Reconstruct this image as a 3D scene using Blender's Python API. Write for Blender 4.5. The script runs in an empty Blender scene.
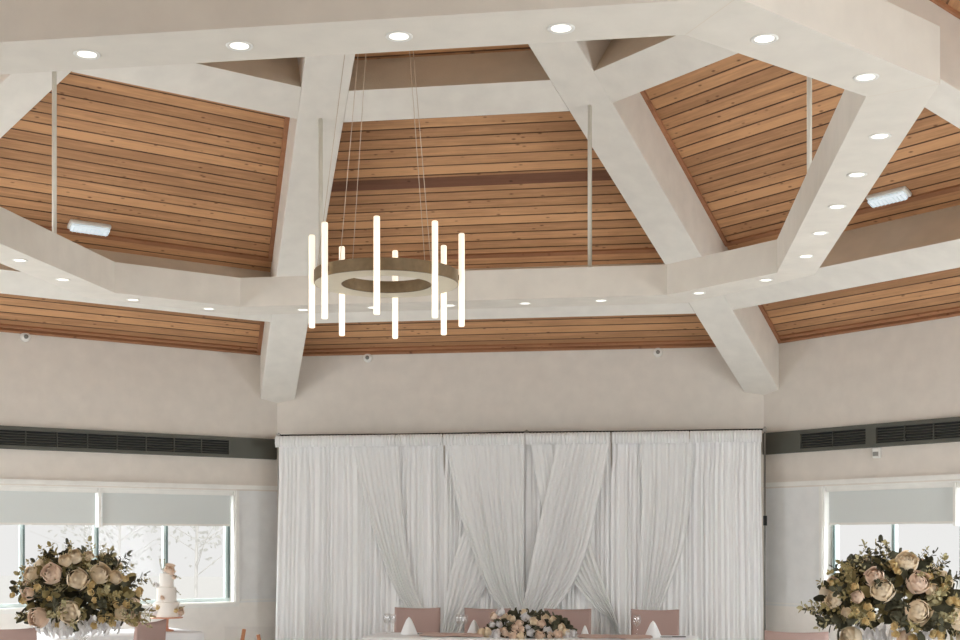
import bpy, bmesh, math, random
from mathutils import Vector, Matrix
random.seed(7)
PI = math.pi
C = bpy.context.scene.collection
E = 1.65                      # eye height
AP = 6.41                     # apothem of the octagonal room
SIDE = 2*AP*math.tan(PI/8)
CA, SA = math.cos(math.radians(8.9)), math.sin(math.radians(8.9))
F = 1333.333
CAM = (0.628*CA + 8.109*SA, 0.628*SA - 8.109*CA, E)

# ------------------------------------------------------------------ maths
def pt(px, py, Y):
    """point at distance Y in front of the camera"""
    X = (px-480)/F*Y; xr, yr = X+0.628, Y-8.109
    return Vector((xr*CA - yr*SA, xr*SA + yr*CA, E + (540-py)/F*Y))
def on_v(px, py, v0):
    q = (px-480)/F
    return pt(px, py, (v0-CAM[1])/(q*SA+CA))
def on_z(px, py, z):
    return pt(px, py, (z-E)*F/(540-py))
def lin(c):
    return tuple((x/255/12.92 if x/255 <= .04045 else ((x/255+.055)/1.055)**2.4) for x in c)

# ------------------------------------------------------------------ materials
def nt(name):
    m = bpy.data.materials.new(name); m.use_nodes = True
    t = m.node_tree; b = t.nodes['Principled BSDF']
    return m, t, b
def paint(name, rgb, rough=.7, metal=0, var=.04, scale=6, bump=.0, emit=None, es=0, spec=.3):
    m, t, b = nt(name); N = t.nodes; L = t.links
    c = lin(rgb)
    tc = N.new('ShaderNodeTexCoord')
    nz = N.new('ShaderNodeTexNoise'); nz.inputs['Scale'].default_value = scale; nz.inputs['Detail'].default_value = 4
    L.new(tc.outputs['Object'], nz.inputs['Vector'])
    r = N.new('ShaderNodeValToRGB')
    r.color_ramp.elements[0].color = (*[x*(1-var) for x in c], 1); r.color_ramp.elements[0].position = .3
    r.color_ramp.elements[1].color = (*[min(1, x*(1+var)) for x in c], 1); r.color_ramp.elements[1].position = .7
    L.new(nz.outputs['Fac'], r.inputs['Fac']); L.new(r.outputs['Color'], b.inputs['Base Color'])
    b.inputs['Roughness'].default_value = rough; b.inputs['Metallic'].default_value = metal
    b.inputs['Specular IOR Level'].default_value = spec
    if bump:
        n2 = N.new('ShaderNodeTexNoise'); n2.inputs['Scale'].default_value = 90; n2.inputs['Detail'].default_value = 3
        L.new(tc.outputs['Object'], n2.inputs['Vector'])
        bp = N.new('ShaderNodeBump'); bp.inputs['Strength'].default_value = bump; bp.inputs['Distance'].default_value = .01
        L.new(n2.outputs['Fac'], bp.inputs['Height']); L.new(bp.outputs['Normal'], b.inputs['Normal'])
    if emit:
        b.inputs['Emission Color'].default_value = (*lin(emit), 1); b.inputs['Emission Strength'].default_value = es
    return m
def glass(name, rgb=(255, 255, 255), refl=.006):
    m, t, b = nt(name); N = t.nodes; L = t.links
    N.remove(b)
    tr = N.new('ShaderNodeBsdfTransparent'); tr.inputs['Color'].default_value = (*lin(rgb), 1)
    gl = N.new('ShaderNodeBsdfGlossy'); gl.inputs['Roughness'].default_value = .05
    mx = N.new('ShaderNodeMixShader')
    mx.inputs[0].default_value = refl; L.new(tr.outputs[0], mx.inputs[1]); L.new(gl.outputs[0], mx.inputs[2])
    L.new(mx.outputs[0], N['Material Output'].inputs['Surface'])
    return m
def cloth(name, rgb, trans=.25, weave=.1, alpha=1):
    m, t, b = nt(name); N = t.nodes; L = t.links
    N.remove(b)
    c = (*lin(rgb), 1)
    tc = N.new('ShaderNodeTexCoord')
    nz = N.new('ShaderNodeTexNoise'); nz.inputs['Scale'].default_value = 300
    L.new(tc.outputs['Object'], nz.inputs['Vector'])
    bp = N.new('ShaderNodeBump'); bp.inputs['Strength'].default_value = weave; bp.inputs['Distance'].default_value = .003
    L.new(nz.outputs['Fac'], bp.inputs['Height'])
    d = N.new('ShaderNodeBsdfDiffuse'); d.inputs['Color'].default_value = c
    tr = N.new('ShaderNodeBsdfTranslucent'); tr.inputs['Color'].default_value = c
    L.new(bp.outputs['Normal'], d.inputs['Normal'])
    mx = N.new('ShaderNodeMixShader'); mx.inputs[0].default_value = trans
    L.new(d.outputs[0], mx.inputs[1]); L.new(tr.outputs[0], mx.inputs[2])
    out = mx.outputs[0]
    if alpha < 1:
        tp = N.new('ShaderNodeBsdfTransparent'); m2 = N.new('ShaderNodeMixShader'); m2.inputs[0].default_value = alpha
        L.new(tp.outputs[0], m2.inputs[1]); L.new(out, m2.inputs[2]); out = m2.outputs[0]
    L.new(out, N['Material Output'].inputs['Surface'])
    return m
def wood(name, base=(204, 156, 114), dark=(104, 62, 40), W=.117, plain=False):
    m, t, b = nt(name); N = t.nodes; L = t.links
    def math_(op, a, bb=None, c=None):
        n = N.new('ShaderNodeMath'); n.operation = op
        for i, x in enumerate((a, bb, c)):
            if x is None: continue
            if isinstance(x, (int, float)): n.inputs[i].default_value = x
            else: L.new(x, n.inputs[i])
        return n.outputs[0]
    uv = N.new('ShaderNodeUVMap'); sp = N.new('ShaderNodeSeparateXYZ'); L.new(uv.outputs[0], sp.inputs[0])
    U, V = sp.outputs[0], sp.outputs[1]
    row = math_('DIVIDE', V, W); idx = math_('FLOOR', row); fr = math_('FRACT', row)
    wn = N.new('ShaderNodeTexWhiteNoise'); wn.noise_dimensions = '1D'; L.new(idx, wn.inputs['W'])
    R = wn.outputs['Value']
    # grain: stretched along the board, shifted per board
    cv = N.new('ShaderNodeCombineXYZ')
    L.new(math_('ADD', math_('MULTIPLY', U, 1.3), math_('MULTIPLY', R, 37)), cv.inputs[0])
    L.new(math_('MULTIPLY', V, 38), cv.inputs[1]); L.new(math_('MULTIPLY', R, 9), cv.inputs[2])
    g = N.new('ShaderNodeTexNoise'); g.inputs['Scale'].default_value = 1; g.inputs['Detail'].default_value = 5; g.inputs['Roughness'].default_value = .6
    g.inputs['Distortion'].default_value = .6
    L.new(cv.outputs[0], g.inputs['Vector'])
    # broad mottling
    cv2 = N.new('ShaderNodeCombineXYZ')
    L.new(math_('ADD', math_('MULTIPLY', U, 1.1), math_('MULTIPLY', R, 11)), cv2.inputs[0]); L.new(math_('MULTIPLY', V, 5), cv2.inputs[1])
    g2 = N.new('ShaderNodeTexNoise'); g2.inputs['Scale'].default_value = 2.4; g2.inputs['Detail'].default_value = 5; g2.inputs['Roughness'].default_value = .65
    L.new(cv2.outputs[0], g2.inputs['Vector'])
    # knots
    cv3 = N.new('ShaderNodeCombineXYZ')
    L.new(math_('ADD', math_('MULTIPLY', U, 6.5), math_('MULTIPLY', R, 53)), cv3.inputs[0]); L.new(math_('MULTIPLY', V, 13), cv3.inputs[1])
    vo = N.new('ShaderNodeTexVoronoi'); vo.inputs['Scale'].default_value = 1; L.new(cv3.outputs[0], vo.inputs['Vector'])
    kn = N.new('ShaderNodeValToRGB'); kn.color_ramp.elements[0].position = .05; kn.color_ramp.elements[0].color = (1, 1, 1, 1)
    kn.color_ramp.elements[1].position = .17; kn.color_ramp.elements[1].color = (0, 0, 0, 1)
    L.new(vo.outputs['Distance'], kn.inputs['Fac'])
    r1 = N.new('ShaderNodeValToRGB')
    hb = [x for x in lin(base)]; dk = lin(dark)
    mid = [hb[i]*.62+dk[i]*.38 for i in range(3)]
    r1.color_ramp.elements[0].position = .34; r1.color_ramp.elements[0].color = (*mid, 1)
    r1.color_ramp.elements[1].position = .64; r1.color_ramp.elements[1].color = (*[min(1, x*1.12) for x in hb], 1)
    mixf = math_('ADD', math_('ADD', math_('MULTIPLY', g.outputs['Fac'], .5), math_('MULTIPLY', g2.outputs['Fac'], .5)), math_('MULTIPLY', math_('SUBTRACT', R, .5), .34))
    L.new(mixf, r1.inputs['Fac'])
    m1 = N.new('ShaderNodeMix'); m1.data_type = 'RGBA'; m1.inputs['B'].default_value = (*[x*.75 for x in dk], 1)
    L.new(math_('MULTIPLY', kn.outputs['Color'], .75), m1.inputs['Factor']); L.new(r1.outputs['Color'], m1.inputs['A'])
    last = m1.outputs['Result']
    if not plain:
        gr = math_('LESS_THAN', fr, math_('ADD', .07, math_('MULTIPLY', g2.outputs['Fac'], .1)))
        gp = N.new('ShaderNodeTexNoise'); gp.inputs['Scale'].default_value = 2.2; L.new(cv2.outputs[0], gp.inputs['Vector'])
        m2 = N.new('ShaderNodeMix'); m2.data_type = 'RGBA'; m2.inputs['B'].default_value = (*[x*.5 for x in dk], 1)
        L.new(math_('MULTIPLY', gr, math_('ADD', .45, math_('MULTIPLY', gp.outputs['Fac'], .8))), m2.inputs['Factor'])
        L.new(last, m2.inputs['A']); last = m2.outputs['Result']
        bp = N.new('ShaderNodeBump'); bp.inputs['Strength'].default_value = .8; bp.inputs['Distance'].default_value = .01
        L.new(math_('MINIMUM', math_('MULTIPLY', fr, 8), 1), bp.inputs['Height']); L.new(bp.outputs[0], b.inputs['Normal'])
    L.new(last, b.inputs['Base Color'])
    b.inputs['Roughness'].default_value = .62; b.inputs['Specular IOR Level'].default_value = .25
    return m

M = dict(
    wall=paint('wall_paint', (226, 218, 208), bump=.05),
    low=paint('lower_wall_brightened', (240, 235, 228), bump=.05),  # wall colour raised below the sill to stand in for low-level light
    grey=paint('grey_panel_brightened', (232, 232, 230), bump=.05),  # grey panel, its tone lightened to make up for weak light low down
    white=paint('white_paint', (238, 236, 230), rough=.55),
    soffit=paint('ceiling_white', (238, 233, 224), bump=.03),
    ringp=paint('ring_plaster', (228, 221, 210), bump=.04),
    web=paint('beige_web', (222, 208, 188), bump=.25),
    timber=wood('pine_boards'),
    strip=wood('stained_pine', base=(176, 126, 92), dark=(110, 66, 46), plain=True),
    darkboard=wood('dark_pine', base=(122, 84, 64), dark=(84, 52, 40), plain=True),
    rod=paint('rod_white', (232, 228, 216), rough=.4),
    grille=paint('grille_bronze', (92, 92, 84), rough=.5, metal=.3),
    grilled=paint('grille_black', (38, 40, 40), rough=.6),
    blind=cloth('blind_fabric', (222, 225, 222), .1),
    frame=paint('window_metal', (212, 224, 222), rough=.4),
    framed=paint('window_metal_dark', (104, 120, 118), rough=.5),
    glass=glass('window_glass', (254, 254, 254)),
    clear=glass('clear_glass', (254, 254, 254), .16),
    bronze=paint('brushed_bronze', (140, 122, 96), rough=.42, metal=.6, var=.12, scale=25),
    ringwhite=paint('lamp_underside', (222, 212, 190), rough=.5, metal=.1),
    tube=paint('lit_tube', (255, 246, 230), emit=(255, 240, 218), es=.75),
    cable=paint('steel_cable', (206, 188, 168), rough=.4, metal=.3),
    lens=paint('lit_lens', (255, 250, 240), emit=(255, 250, 240), es=1.3),
    emer=paint('emergency_diffuser', (225, 238, 245), emit=(215, 232, 245), es=.5, var=.12, scale=40),
    voile=cloth('white_voile', (252, 252, 251), .08),
    voile2=cloth('white_voile_swag', (252, 252, 250), .10, alpha=.84),
    linen=cloth('white_linen', (240, 240, 240), .05),
    pink=cloth('dusty_pink_cover', (182, 156, 148), .05),
    satin=paint('blush_satin', (206, 178, 166), rough=.35),
    steel=paint('pole_steel', (150, 148, 142), rough=.4, metal=.6),
    black=paint('black_metal', (30, 30, 30), rough=.5),
    leg=paint('chair_leg_gold', (176, 150, 110), rough=.35, metal=.8),
    carpet=paint('carpet', (214, 213, 210), rough=.95, var=.12, scale=30),
    rose=cloth('cream_petal', (252, 236, 210), .15), rosep=cloth('blush_petal', (250, 228, 208), .15),
    spray=cloth('yellow_cream_petal', (232, 208, 156), .15), petalw=cloth('white_petal', (246, 243, 242), .2),
    leaf1=paint('olive_leaf', (164, 150, 104), var=.25, scale=20), leaf2=paint('sage_leaf', (184, 174, 134), var=.2, scale=20),
    leaf3=paint('dark_leaf', (82, 80, 62), var=.3, scale=20), stem=paint('stem', (96, 88, 52)),
    icing=paint('icing', (244, 238, 230), rough=.5, bump=.3), copper=paint('rose_gold', (214, 160, 134), rough=.3, metal=.6),
    easel=paint('oiled_wood', (190, 134, 100), rough=.5), acrylic=glass('acrylic', (253, 253, 253)),
    bark=paint('pale_bark', (226, 224, 220)), treeleaf=cloth('pale_foliage', (226, 226, 222), .5), lawn=paint('lawn', (228, 227, 223)),
)

# ------------------------------------------------------------------ mesh builder
class MB:
    def __init__(s): s.v = []; s.f = []; s.m = []; s.uv = {}; s.mats = []; s.smooth = []
    def mi(s, mat):
        if mat not in s.mats: s.mats.append(mat)
        return s.mats.index(mat)
    def face(s, pts, mat, uvs=None, smooth=False):
        i0 = len(s.v); s.v += [Vector(p) for p in pts]; s.f.append(tuple(range(i0, i0+len(pts)))); s.m.append(s.mi(mat)); s.smooth.append(smooth)
        if uvs: s.uv[len(s.f)-1] = uvs
    def grid(s, rows, mat, closed=False, smooth=True):
        i0 = len(s.v); nr, nc = len(rows), len(rows[0]); k = s.mi(mat)
        for r in rows: s.v += [Vector(p) for p in r]
        for i in range(nr-1):
            for j in range(nc if closed else nc-1):
                j2 = (j+1) % nc
                s.f.append((i0+i*nc+j, i0+i*nc+j2, i0+(i+1)*nc+j2, i0+(i+1)*nc+j)); s.m.append(k); s.smooth.append(smooth)
    def poly(s, idx0, n, mat, flip=False, smooth=False):
        t = tuple(range(idx0, idx0+n)); s.f.append(t[::-1] if flip else t); s.m.append(s.mi(mat)); s.smooth.append(smooth)
    def box(s, x0, x1, y0, y1, z0, z1, mat, mtx=None):
        P = [(x0, y0, z0), (x1, y0, z0), (x1, y1, z0), (x0, y1, z0), (x0, y0, z1), (x1, y0, z1), (x1, y1, z1), (x0, y1, z1)]
        s.hexa(P, mat, mtx)
    def hexa(s, P, mat, mtx=None):
        i0 = len(s.v); s.v += [(mtx @ Vector(p) if mtx else Vector(p)) for p in P]; k = s.mi(mat)
        for q in ((0, 3, 2, 1), (4, 5, 6, 7), (0, 1, 5, 4), (1, 2, 6, 5), (2, 3, 7, 6), (3, 0, 4, 7)):
            s.f.append(tuple(i0+a for a in q)); s.m.append(k); s.smooth.append(False)
    def prism(s, poly, z0, z1, mat):          # vertical prism over a CCW polygon
        n = len(poly); i0 = len(s.v)
        s.v += [Vector((x, y, z0)) for x, y in poly]+[Vector((x, y, z1)) for x, y in poly]; k = s.mi(mat)
        s.f.append(tuple(i0+n-1-i for i in range(n))); s.f.append(tuple(i0+n+i for i in range(n)))
        for i in range(n): s.f.append((i0+i, i0+(i+1) % n, i0+n+(i+1) % n, i0+n+i))
        s.m += [k]*(n+2); s.smooth += [False]*(n+2)
    def tube(s, pts, r, mat, n=10, cap=True):
        pts = [Vector(p) for p in pts]; rr = r if isinstance(r, (list, tuple)) else [r]*len(pts)
        rows = []
        for i, p in enumerate(pts):
            d = (pts[min(i+1, len(pts)-1)]-pts[max(i-1, 0)]).normalized()
            a = Vector((0, 0, 1)) if abs(d.z) < .9 else Vector((1, 0, 0))
            x = d.cross(a).normalized(); y = d.cross(x)
            rows.append([p+(x*math.cos(2*PI*j/n)+y*math.sin(2*PI*j/n))*rr[i] for j in range(n)])
        i0 = len(s.v); s.grid(rows, mat, closed=True)
        if cap: s.poly(i0, n, mat); s.poly(i0+(len(pts)-1)*n, n, mat, flip=True)
    def lathe(s, prof, mat, c=(0, 0, 0), n=28, caps=False):
        rows = [[(c[0]+r*math.cos(2*PI*j/n), c[1]+r*math.sin(2*PI*j/n), c[2]+z) for j in range(n)] for r, z in prof]
        i0 = len(s.v); s.grid(rows, mat, closed=True)
        if caps: s.poly(i0, n, mat, flip=True); s.poly(i0+(len(prof)-1)*n, n, mat)
    def mesh(s, name):
        me = bpy.data.meshes.new(name); me.from_pydata([tuple(v) for v in s.v], [], s.f)
        for mt in s.mats: me.materials.append(mt)
        me.polygons.foreach_set('material_index', s.m); me.polygons.foreach_set('use_smooth', s.smooth)
        if s.uv:
            ul = me.uv_layers.new(name='UVMap')
            for fi, uvs in s.uv.items():
                p = me.polygons[fi]
                for li, uv in zip(p.loop_indices, uvs): ul.data[li].uv = uv
        me.update(); return me
    def build(s, name, parent=None, loc=None, rz=0, fix=True):
        me = s.mesh(name)
        if fix:
            bm = bmesh.new(); bm.from_mesh(me); bmesh.ops.remove_doubles(bm, verts=bm.verts, dist=1e-5)
            bmesh.ops.recalc_face_normals(bm, faces=bm.faces); bm.to_mesh(me); bm.free()
        return link(name, me, parent, loc, rz)
def link(name, data, parent=None, loc=None, rz=0):
    o = bpy.data.objects.new(name, data); C.objects.link(o)
    if parent: o.parent = parent
    if loc is not None: o.location = loc
    o.rotation_euler.z = rz
    return o
def tag(o, label=None, cat=None, group=None, kind=None):
    if label: o['label'] = label
    if cat: o['category'] = cat
    if group: o['group'] = group
    if kind: o['kind'] = kind
    return o
def thing(name, label, cat, loc=(0, 0, 0), rz=0, group=None):
    return tag(link(name, None, None, loc, rz), label, cat, group)
def copy_tree(o, parent=None):
    c = o.copy(); C.objects.link(c)
    if parent: c.parent = parent
    for ch in [x for x in ALL(o)]: copy_tree(ch, c)
    return c
def ALL(o): return [x for x in bpy.data.objects if x.parent == o]
def bevel(o, w, seg=2):
    md = o.modifiers.new('bevel', 'BEVEL'); md.width = w; md.segments = seg; md.limit_method = 'ANGLE'; return o

# ------------------------------------------------------------------ floor, ceiling
b = MB(); b.box(-9, 9, -11.2, 9, -.1, 0, M['carpet']); tag(b.build('floor'), 'beige carpeted floor of the hall', 'floor', kind='structure')

def dirk(k):   # sector k (0 = back), counter-clockwise; outward normal and along-wall axis
    a = k*PI/4
    return Vector((-math.sin(a), math.cos(a), 0)), Vector((math.cos(a), math.sin(a), 0))
ZT = lambda a: E + 5.334 - .51*a
ZS = lambda a: E + 4.83 - .51*a
SL = math.sqrt(1+.51**2)
T8 = math.tan(PI/8)
b = MB()
for k in range(8):
    n, x = dirk(k)
    e = n*AP + Vector((0, 0, ZT(AP)))
    p0 = Vector((0, 0, ZT(0))); h = AP*T8
    off = k*3.17
    b.face([e - x*h, p0, e + x*h], M['timber'], uvs=[(-h+off, AP*SL), (off, 0), (h+off, AP*SL)])
ceiling = b.build('ceiling', fix=False)
tag(ceiling, 'pine boarded octagonal ceiling with white boxed rafters', 'ceiling', kind='structure')
# strips that cover the board ends, per sector
def strip_seg(b, p, q, w, t, nrm, side):     # board lying on the lining: from p to q, width w towards side
    p, q = Vector(p), Vector(q); s = side*w; d = nrm*t
    b.hexa([p, q, q+s, p+s, p+d, q+d, q+s+d, p+s+d], M['strip'])
for k in range(8):
    n, x = dirk(k)
    dn = (-n*1 + Vector((0, 0, .51))).normalized()       # upwards along slope
    low = dn.cross(x); low = low if low.z < 0 else -low   # perpendicular to lining, into the room
    P = lambda a, s: n*a + Vector((0, 0, ZT(a))) + x*s
    for (a0, a1) in ((2.745, 4.99), (5.175, AP)):
        b = MB()
        for sg in (-1, 1):
            e0, e1 = a0*T8-.2057, a1*T8-.2057
            strip_seg(b, P(a0, sg*e0), P(a1, sg*e1), .045, .022, low, -x*sg)
        if a1 == AP:
            e1 = AP*T8
            strip_seg(b, P(AP, -e1), P(AP, e1), .035, .03, low, dn)
            strip_seg(b, P(AP-.06, -e1), P(AP-.06, e1), .03, .018, low, dn)
        else:
            e1 = (a1)*T8-.2057
            strip_seg(b, P(a1+.02, -e1), P(a1+.02, e1), .05, .02, low, dn)
        me = b.mesh('cover_strip'); ul = me.uv_layers.new(name='UVMap')
        for p in me.polygons:
            for li in p.loop_indices:
                co = me.vertices[me.loops[li].vertex_index].co; ul.data[li].uv = (co.dot(x)+k, co.z*.7)
        link('cover_strip', me, ceiling)
# the one board in the back bay that was replaced with a darker one
n, x = dirk(0); b = MB(); a0, a1 = 3.99, 4.11
e0, e1 = a0*T8-.21, a1*T8-.21
P = lambda a, s, d: n*a + x*s + Vector((0, 0, ZT(a)-d))
b.face([P(a0, -e0, .004), P(a0, e0, .004), P(a1, e1, .004), P(a1, -e1, .004)], M['darkboard'], uvs=[(-e0, 0), (e0, 0), (e1, .1), (-e1, .1)])
tag(b.build('board', ceiling, fix=False), 'darker brown replacement board')
# rafters
for k in range(8):
    a = PI/2 + PI/8 + k*PI/4
    r = Vector((math.cos(a), math.sin(a), 0)); s = Vector((-math.sin(a), math.cos(a), 0))*.19
    b = MB()
    z = lambda q, up: Vector((0, 0, ZS(q*math.cos(PI/8)) - .036 + up))
    q0, q1 = .3, 6.96
    b.hexa([r*q0-s+z(q0, 0), r*q1-s+z(q1, 0), r*q1+s+z(q1, 0), r*q0+s+z(q0, 0), r*q0-s+z(q0, .55), r*q1-s+z(q1, .55), r*q1+s+z(q1, .55), r*q0+s+z(q0, .55)], M['soffit'])
    bevel(b.build('rafter', ceiling), .008)
b = MB(); b.prism([(.55*math.cos(PI/8+i*PI/4), .55*math.sin(PI/8+i*PI/4)) for i in range(8)], ZS(.3)-.02, ZT(0), M['soffit']); b.build('apex_block', ceiling)
# purlins with a leaning upstand, its inner face beiger than the soffit
for k in range(8):
    n, x = dirk(k)
    for (ai, ao) in ((2.44, 2.74), (4.87, 5.17)):
        b = MB(); sec = [(ai, ZS(ai)), (ao, ZS(ao)), (ao, ZT(ao))]
        L = [n*a + x*-(a*T8-.2057) + Vector((0, 0, z)) for a, z in sec]; R = [n*a + x*(a*T8-.2057) + Vector((0, 0, z)) for a, z in sec]
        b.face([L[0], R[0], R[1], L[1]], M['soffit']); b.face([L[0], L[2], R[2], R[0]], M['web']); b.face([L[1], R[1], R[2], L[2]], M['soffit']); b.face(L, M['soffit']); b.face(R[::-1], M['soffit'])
        b.build('purlin', ceiling)

# ------------------------------------------------------------------ walls
WH = 4.05
TOPZ = 2.19; BOTZ = .965
sides = ['back', 'back_left', 'left', 'front_left', 'front', 'front_right', 'right', 'back_right']
def wall(k, op=None):
    n, x = dirk(k); h = SIDE/2 + .12
    b = MB()
    def bx(x0, x1, z0, z1, m): b.box(x0, x1, 0, .25, z0, z1, M[m])
    hh = SIDE/2
    if op is None:
        if k == 4: bx(-h, h, 2.75, WH, 'wall')
        else: bx(-h, h, 0, WH, 'wall')
    else:
        o0, o1 = op
        bx(-h, h, TOPZ, WH, 'wall'); bx(-h, h, 0, BOTZ, 'low'); bx(-h, o0, BOTZ, TOPZ, 'grey'); bx(o1, h, BOTZ, TOPZ, 'grey')
    o = b.build('wall_'+sides[k], None, n*AP, k*PI/4, fix=False)
    tag(o, {0: 'pale upper back wall above the white drapes', 1: 'pale left wall with window and dark grille', 7: 'pale right wall with window and dark grille'}.get(k, 'pale painted wall, '+sides[k].replace('_', ' ')+' of the octagonal hall'), 'wall', kind='structure')
    if op:
        b = MB()
        b.box(-hh, hh, -.03, 0, 2.205, 2.25, M['white'])
        b.build('head_rail', o)
        b = MB(); b.box(-hh, op[0]-.06, -.012, 0, .985, 1.0, M['white']); b.box(op[1]+.06, hh, -.012, 0, .985, 1.0, M['white']); b.build('dado_rail', o)
    return o
def window(k, num, op, units):
    n, x = dirk(k)
    root = link('window_%d' % num, None, None, n*AP, k*PI/4)
    tag(root, {1: 'left window with two grey roller blinds half down', 2: 'right window with grey roller blinds behind the floral arrangement'}.get(num, 'window in the %s wall' % sides[k].replace('_', ' ')), 'window', kind='structure')
    x0, x1 = op; w = (x1-x0)/units
    b = MB()       # white lining of the reveal
    for (a, c, z0, z1) in ((x0-.04, x0, BOTZ-.04, TOPZ), (x1, x1+.04, BOTZ-.04, TOPZ)): b.box(a, c, -.015, .002, z0, z1, M['white'])
    b.box(x0, x1, -.02, .002, BOTZ-.04, BOTZ, M['white'])
    b.box(x0, x0+.012, 0, .24, BOTZ, TOPZ, M['white']); b.box(x1-.012, x1, 0, .24, BOTZ, TOPZ, M['white'])
    b.box(x0, x1, 0, .24, BOTZ, BOTZ+.012, M['white']); b.box(x0, x1, 0, .24, TOPZ-.012, TOPZ, M['white'])
    b.build('reveal', root)
    b = MB(); y0, y1 = .12, .17
    b.box(x0+.012, x1-.012, y0, y1, BOTZ+.012, BOTZ+.05, M['frame']); b.box(x0+.012, x1-.012, y0, y1, TOPZ-.05, TOPZ-.012, M['frame'])
    for i in range(units*2+1):
        c = x0 + i*w/2; c = min(max(c, x0+.04), x1-.04)
        b.box(c-.021, c+.021, y0, y1, BOTZ+.05, TOPZ-.05, M['frame'])
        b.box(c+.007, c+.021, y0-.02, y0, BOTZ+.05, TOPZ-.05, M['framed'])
    b.build('window_frame', root)
    b = MB(); b.face([(x0+.012, .145, BOTZ+.04), (x1-.012, .145, BOTZ+.04), (x1-.012, .145, TOPZ-.04), (x0+.012, .145, TOPZ-.04)], M['glass']); b.build('glass_pane', root)
    for i in range(units):
        a, c = x0+i*w+.02, x0+(i+1)*w-.02
        r = MB(); r.box(a, c, .02, .085, TOPZ-.055, TOPZ-.013, M['white']); ro = r.build('roller_blind', root)
        r = MB(); r.box(a+.02, c-.02, .05, .053, 1.815, TOPZ-.05, M['blind']); r.build('blind_fabric', ro)
        r = MB(); r.box(a+.02, c-.02, .044, .06, 1.80, 1.822, M['white']); r.build('bottom_bar', ro)
        if i < units-1:
            r = MB(); r.box(c+.008, c+.034, .005, .11, 1.78, TOPZ-.012, M['white']); r.build('blind_divider', root)
    return root
H = SIDE/2
ops = {1: (H-.51-4.53, H-.51), 7: (-H+.78, -H+.78+3.0), 2: (-2.1, 2.1), 6: (-2.1, 2.1), 3: (-2.1, 2.1), 5: (-2.1, 2.1)}
for k in range(8):
    wall(k, ops.get(k))
window(1, 1, ops[1], 3); window(7, 2, ops[7], 2); window(2, 3, ops[2], 3); window(6, 4, ops[6], 3); window(3, 5, ops[3], 3); window(5, 6, ops[5], 3)
# entrance bay behind the octagon, where one looks in from
b = MB(); b.box(-H-.3, -H-.05, -11, -AP-.25, 0, 2.9, M['wall']); tag(b.build('wall_bay_left'), 'pale wall of the entrance bay, left', 'wall', kind='structure')
b = MB(); b.box(H+.05, H+.3, -11, -AP-.25, 0, 2.9, M['wall']); tag(b.build('wall_bay_right'), 'pale wall of the entrance bay, right', 'wall', kind='structure')
b = MB(); b.box(-H-.3, H+.3, -11.2, -11, 0, 2.9, M['wall']); tag(b.build('wall_bay_end'), 'pale end wall of the entrance bay', 'wall', kind='structure')
b = MB(); b.box(-H-.3, H+.3, -11.2, -AP-.25, 2.75, 2.9, M['white']); tag(b.build('ceiling_bay'), 'flat white ceiling of the entrance bay', 'ceiling', kind='structure')

# ------------------------------------------------------------------ linear grilles
def grille(k, label, panels, x0, x1):
    n, x = dirk(k); z0, z1 = 2.545, 2.77
    t = thing('air_grille', label, 'vent', n*(AP)+Vector((0, 0, 0)), k*PI/4)
    b = MB(); b.box(x0, x1, -.012, -.001, z0, z1, M['grilled']); b.build('backing', t)
    b = MB()
    b.box(x0, x1, -.045, -.012, z1-.04, z1, M['grille']); b.box(x0, x1, -.045, -.012, z0, z0+.035, M['grille'])
    last = x0
    for a, c in panels:
        b.box(last, a, -.045, -.012, z0+.035, z1-.04, M['grille']); last = c
    b.box(last, x1, -.045, -.012, z0+.035, z1-.04, M['grille'])
    b.build('frame', t)
    for a, c in panels:
        b = MB()
        for i in range(5):
            zz = z0+.05+i*.026
            b.hexa([(a, -.036, zz), (c, -.036, zz), (c, -.014, zz+.01), (a, -.014, zz+.01), (a, -.036, zz+.004), (c, -.036, zz+.004), (c, -.014, zz+.014), (a, -.014, zz+.014)], M['grille'])
        nn = int((c-a)/.3)
        for i in range(1, nn): b.box(a+i*(c-a)/nn-.003, a+i*(c-a)/nn+.003, -.039, -.012, z0+.035, z1-.04, M['grille'])
        b.build('louvres', t)
grille(1, 'long dark louvred air grille on the left wall above the window', [(-2.62, 2.05)], -2.64, 2.63)
grille(7, 'long dark louvred air grille on the right wall, with separate mesh panels', [(-2.13, -1.32), (-1.2, -.25), (-.13, .82), (.94, 2.5)], -2.63, 2.64)

# ------------------------------------------------------------------ small wall devices
def disc(px, py, k, label):
    n, x = dirk(k)
    c = Vector(CAM); d = pt(px, py, 1)-c; s = (AP - c.dot(n))/d.dot(n); p = c+d*s
    t = thing('smoke_sensor', label, 'sensor', p, k*PI/4)
    b = MB(); rows = [[(r*math.cos(2*PI*j/20), -y, r*math.sin(2*PI*j/20)) for j in range(20)] for r, y in ((.05, .001), (.05, .018), (.042, .03), (.02, .034), (.001, .034))]
    b.grid(rows, M['white'], closed=True); b.build('housing', t)
    b = MB(); rows = [[(r*math.cos(2*PI*j/16), -y, r*math.sin(2*PI*j/16)) for j in range(16)] for r, y in ((.022, .0342), (.02, .045), (.001, .047))]
    b.grid(rows, M['steel'], closed=True); b.build('lens', t)
disc(25, 337, 1, 'round white sensor high on the left wall'); disc(368, 358, 0, 'round sensor high on the back wall, behind the ring chandelier')
disc(658, 352.5, 0, 'round white sensor high on the back wall near the right rafter')
n, x = dirk(7); c = Vector(CAM); d = pt(878, 453, 1)-c; s = (AP-c.dot(n))/d.dot(n); p = c+d*s
t = thing('motion_detector', 'small square white detector under the right grille', 'sensor', p, 7*PI/4)
b = MB(); b.box(-.045, .045, -.035, -.001, -.05, .05, M['white']); bevel(b.build('housing', t), .01)
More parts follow.
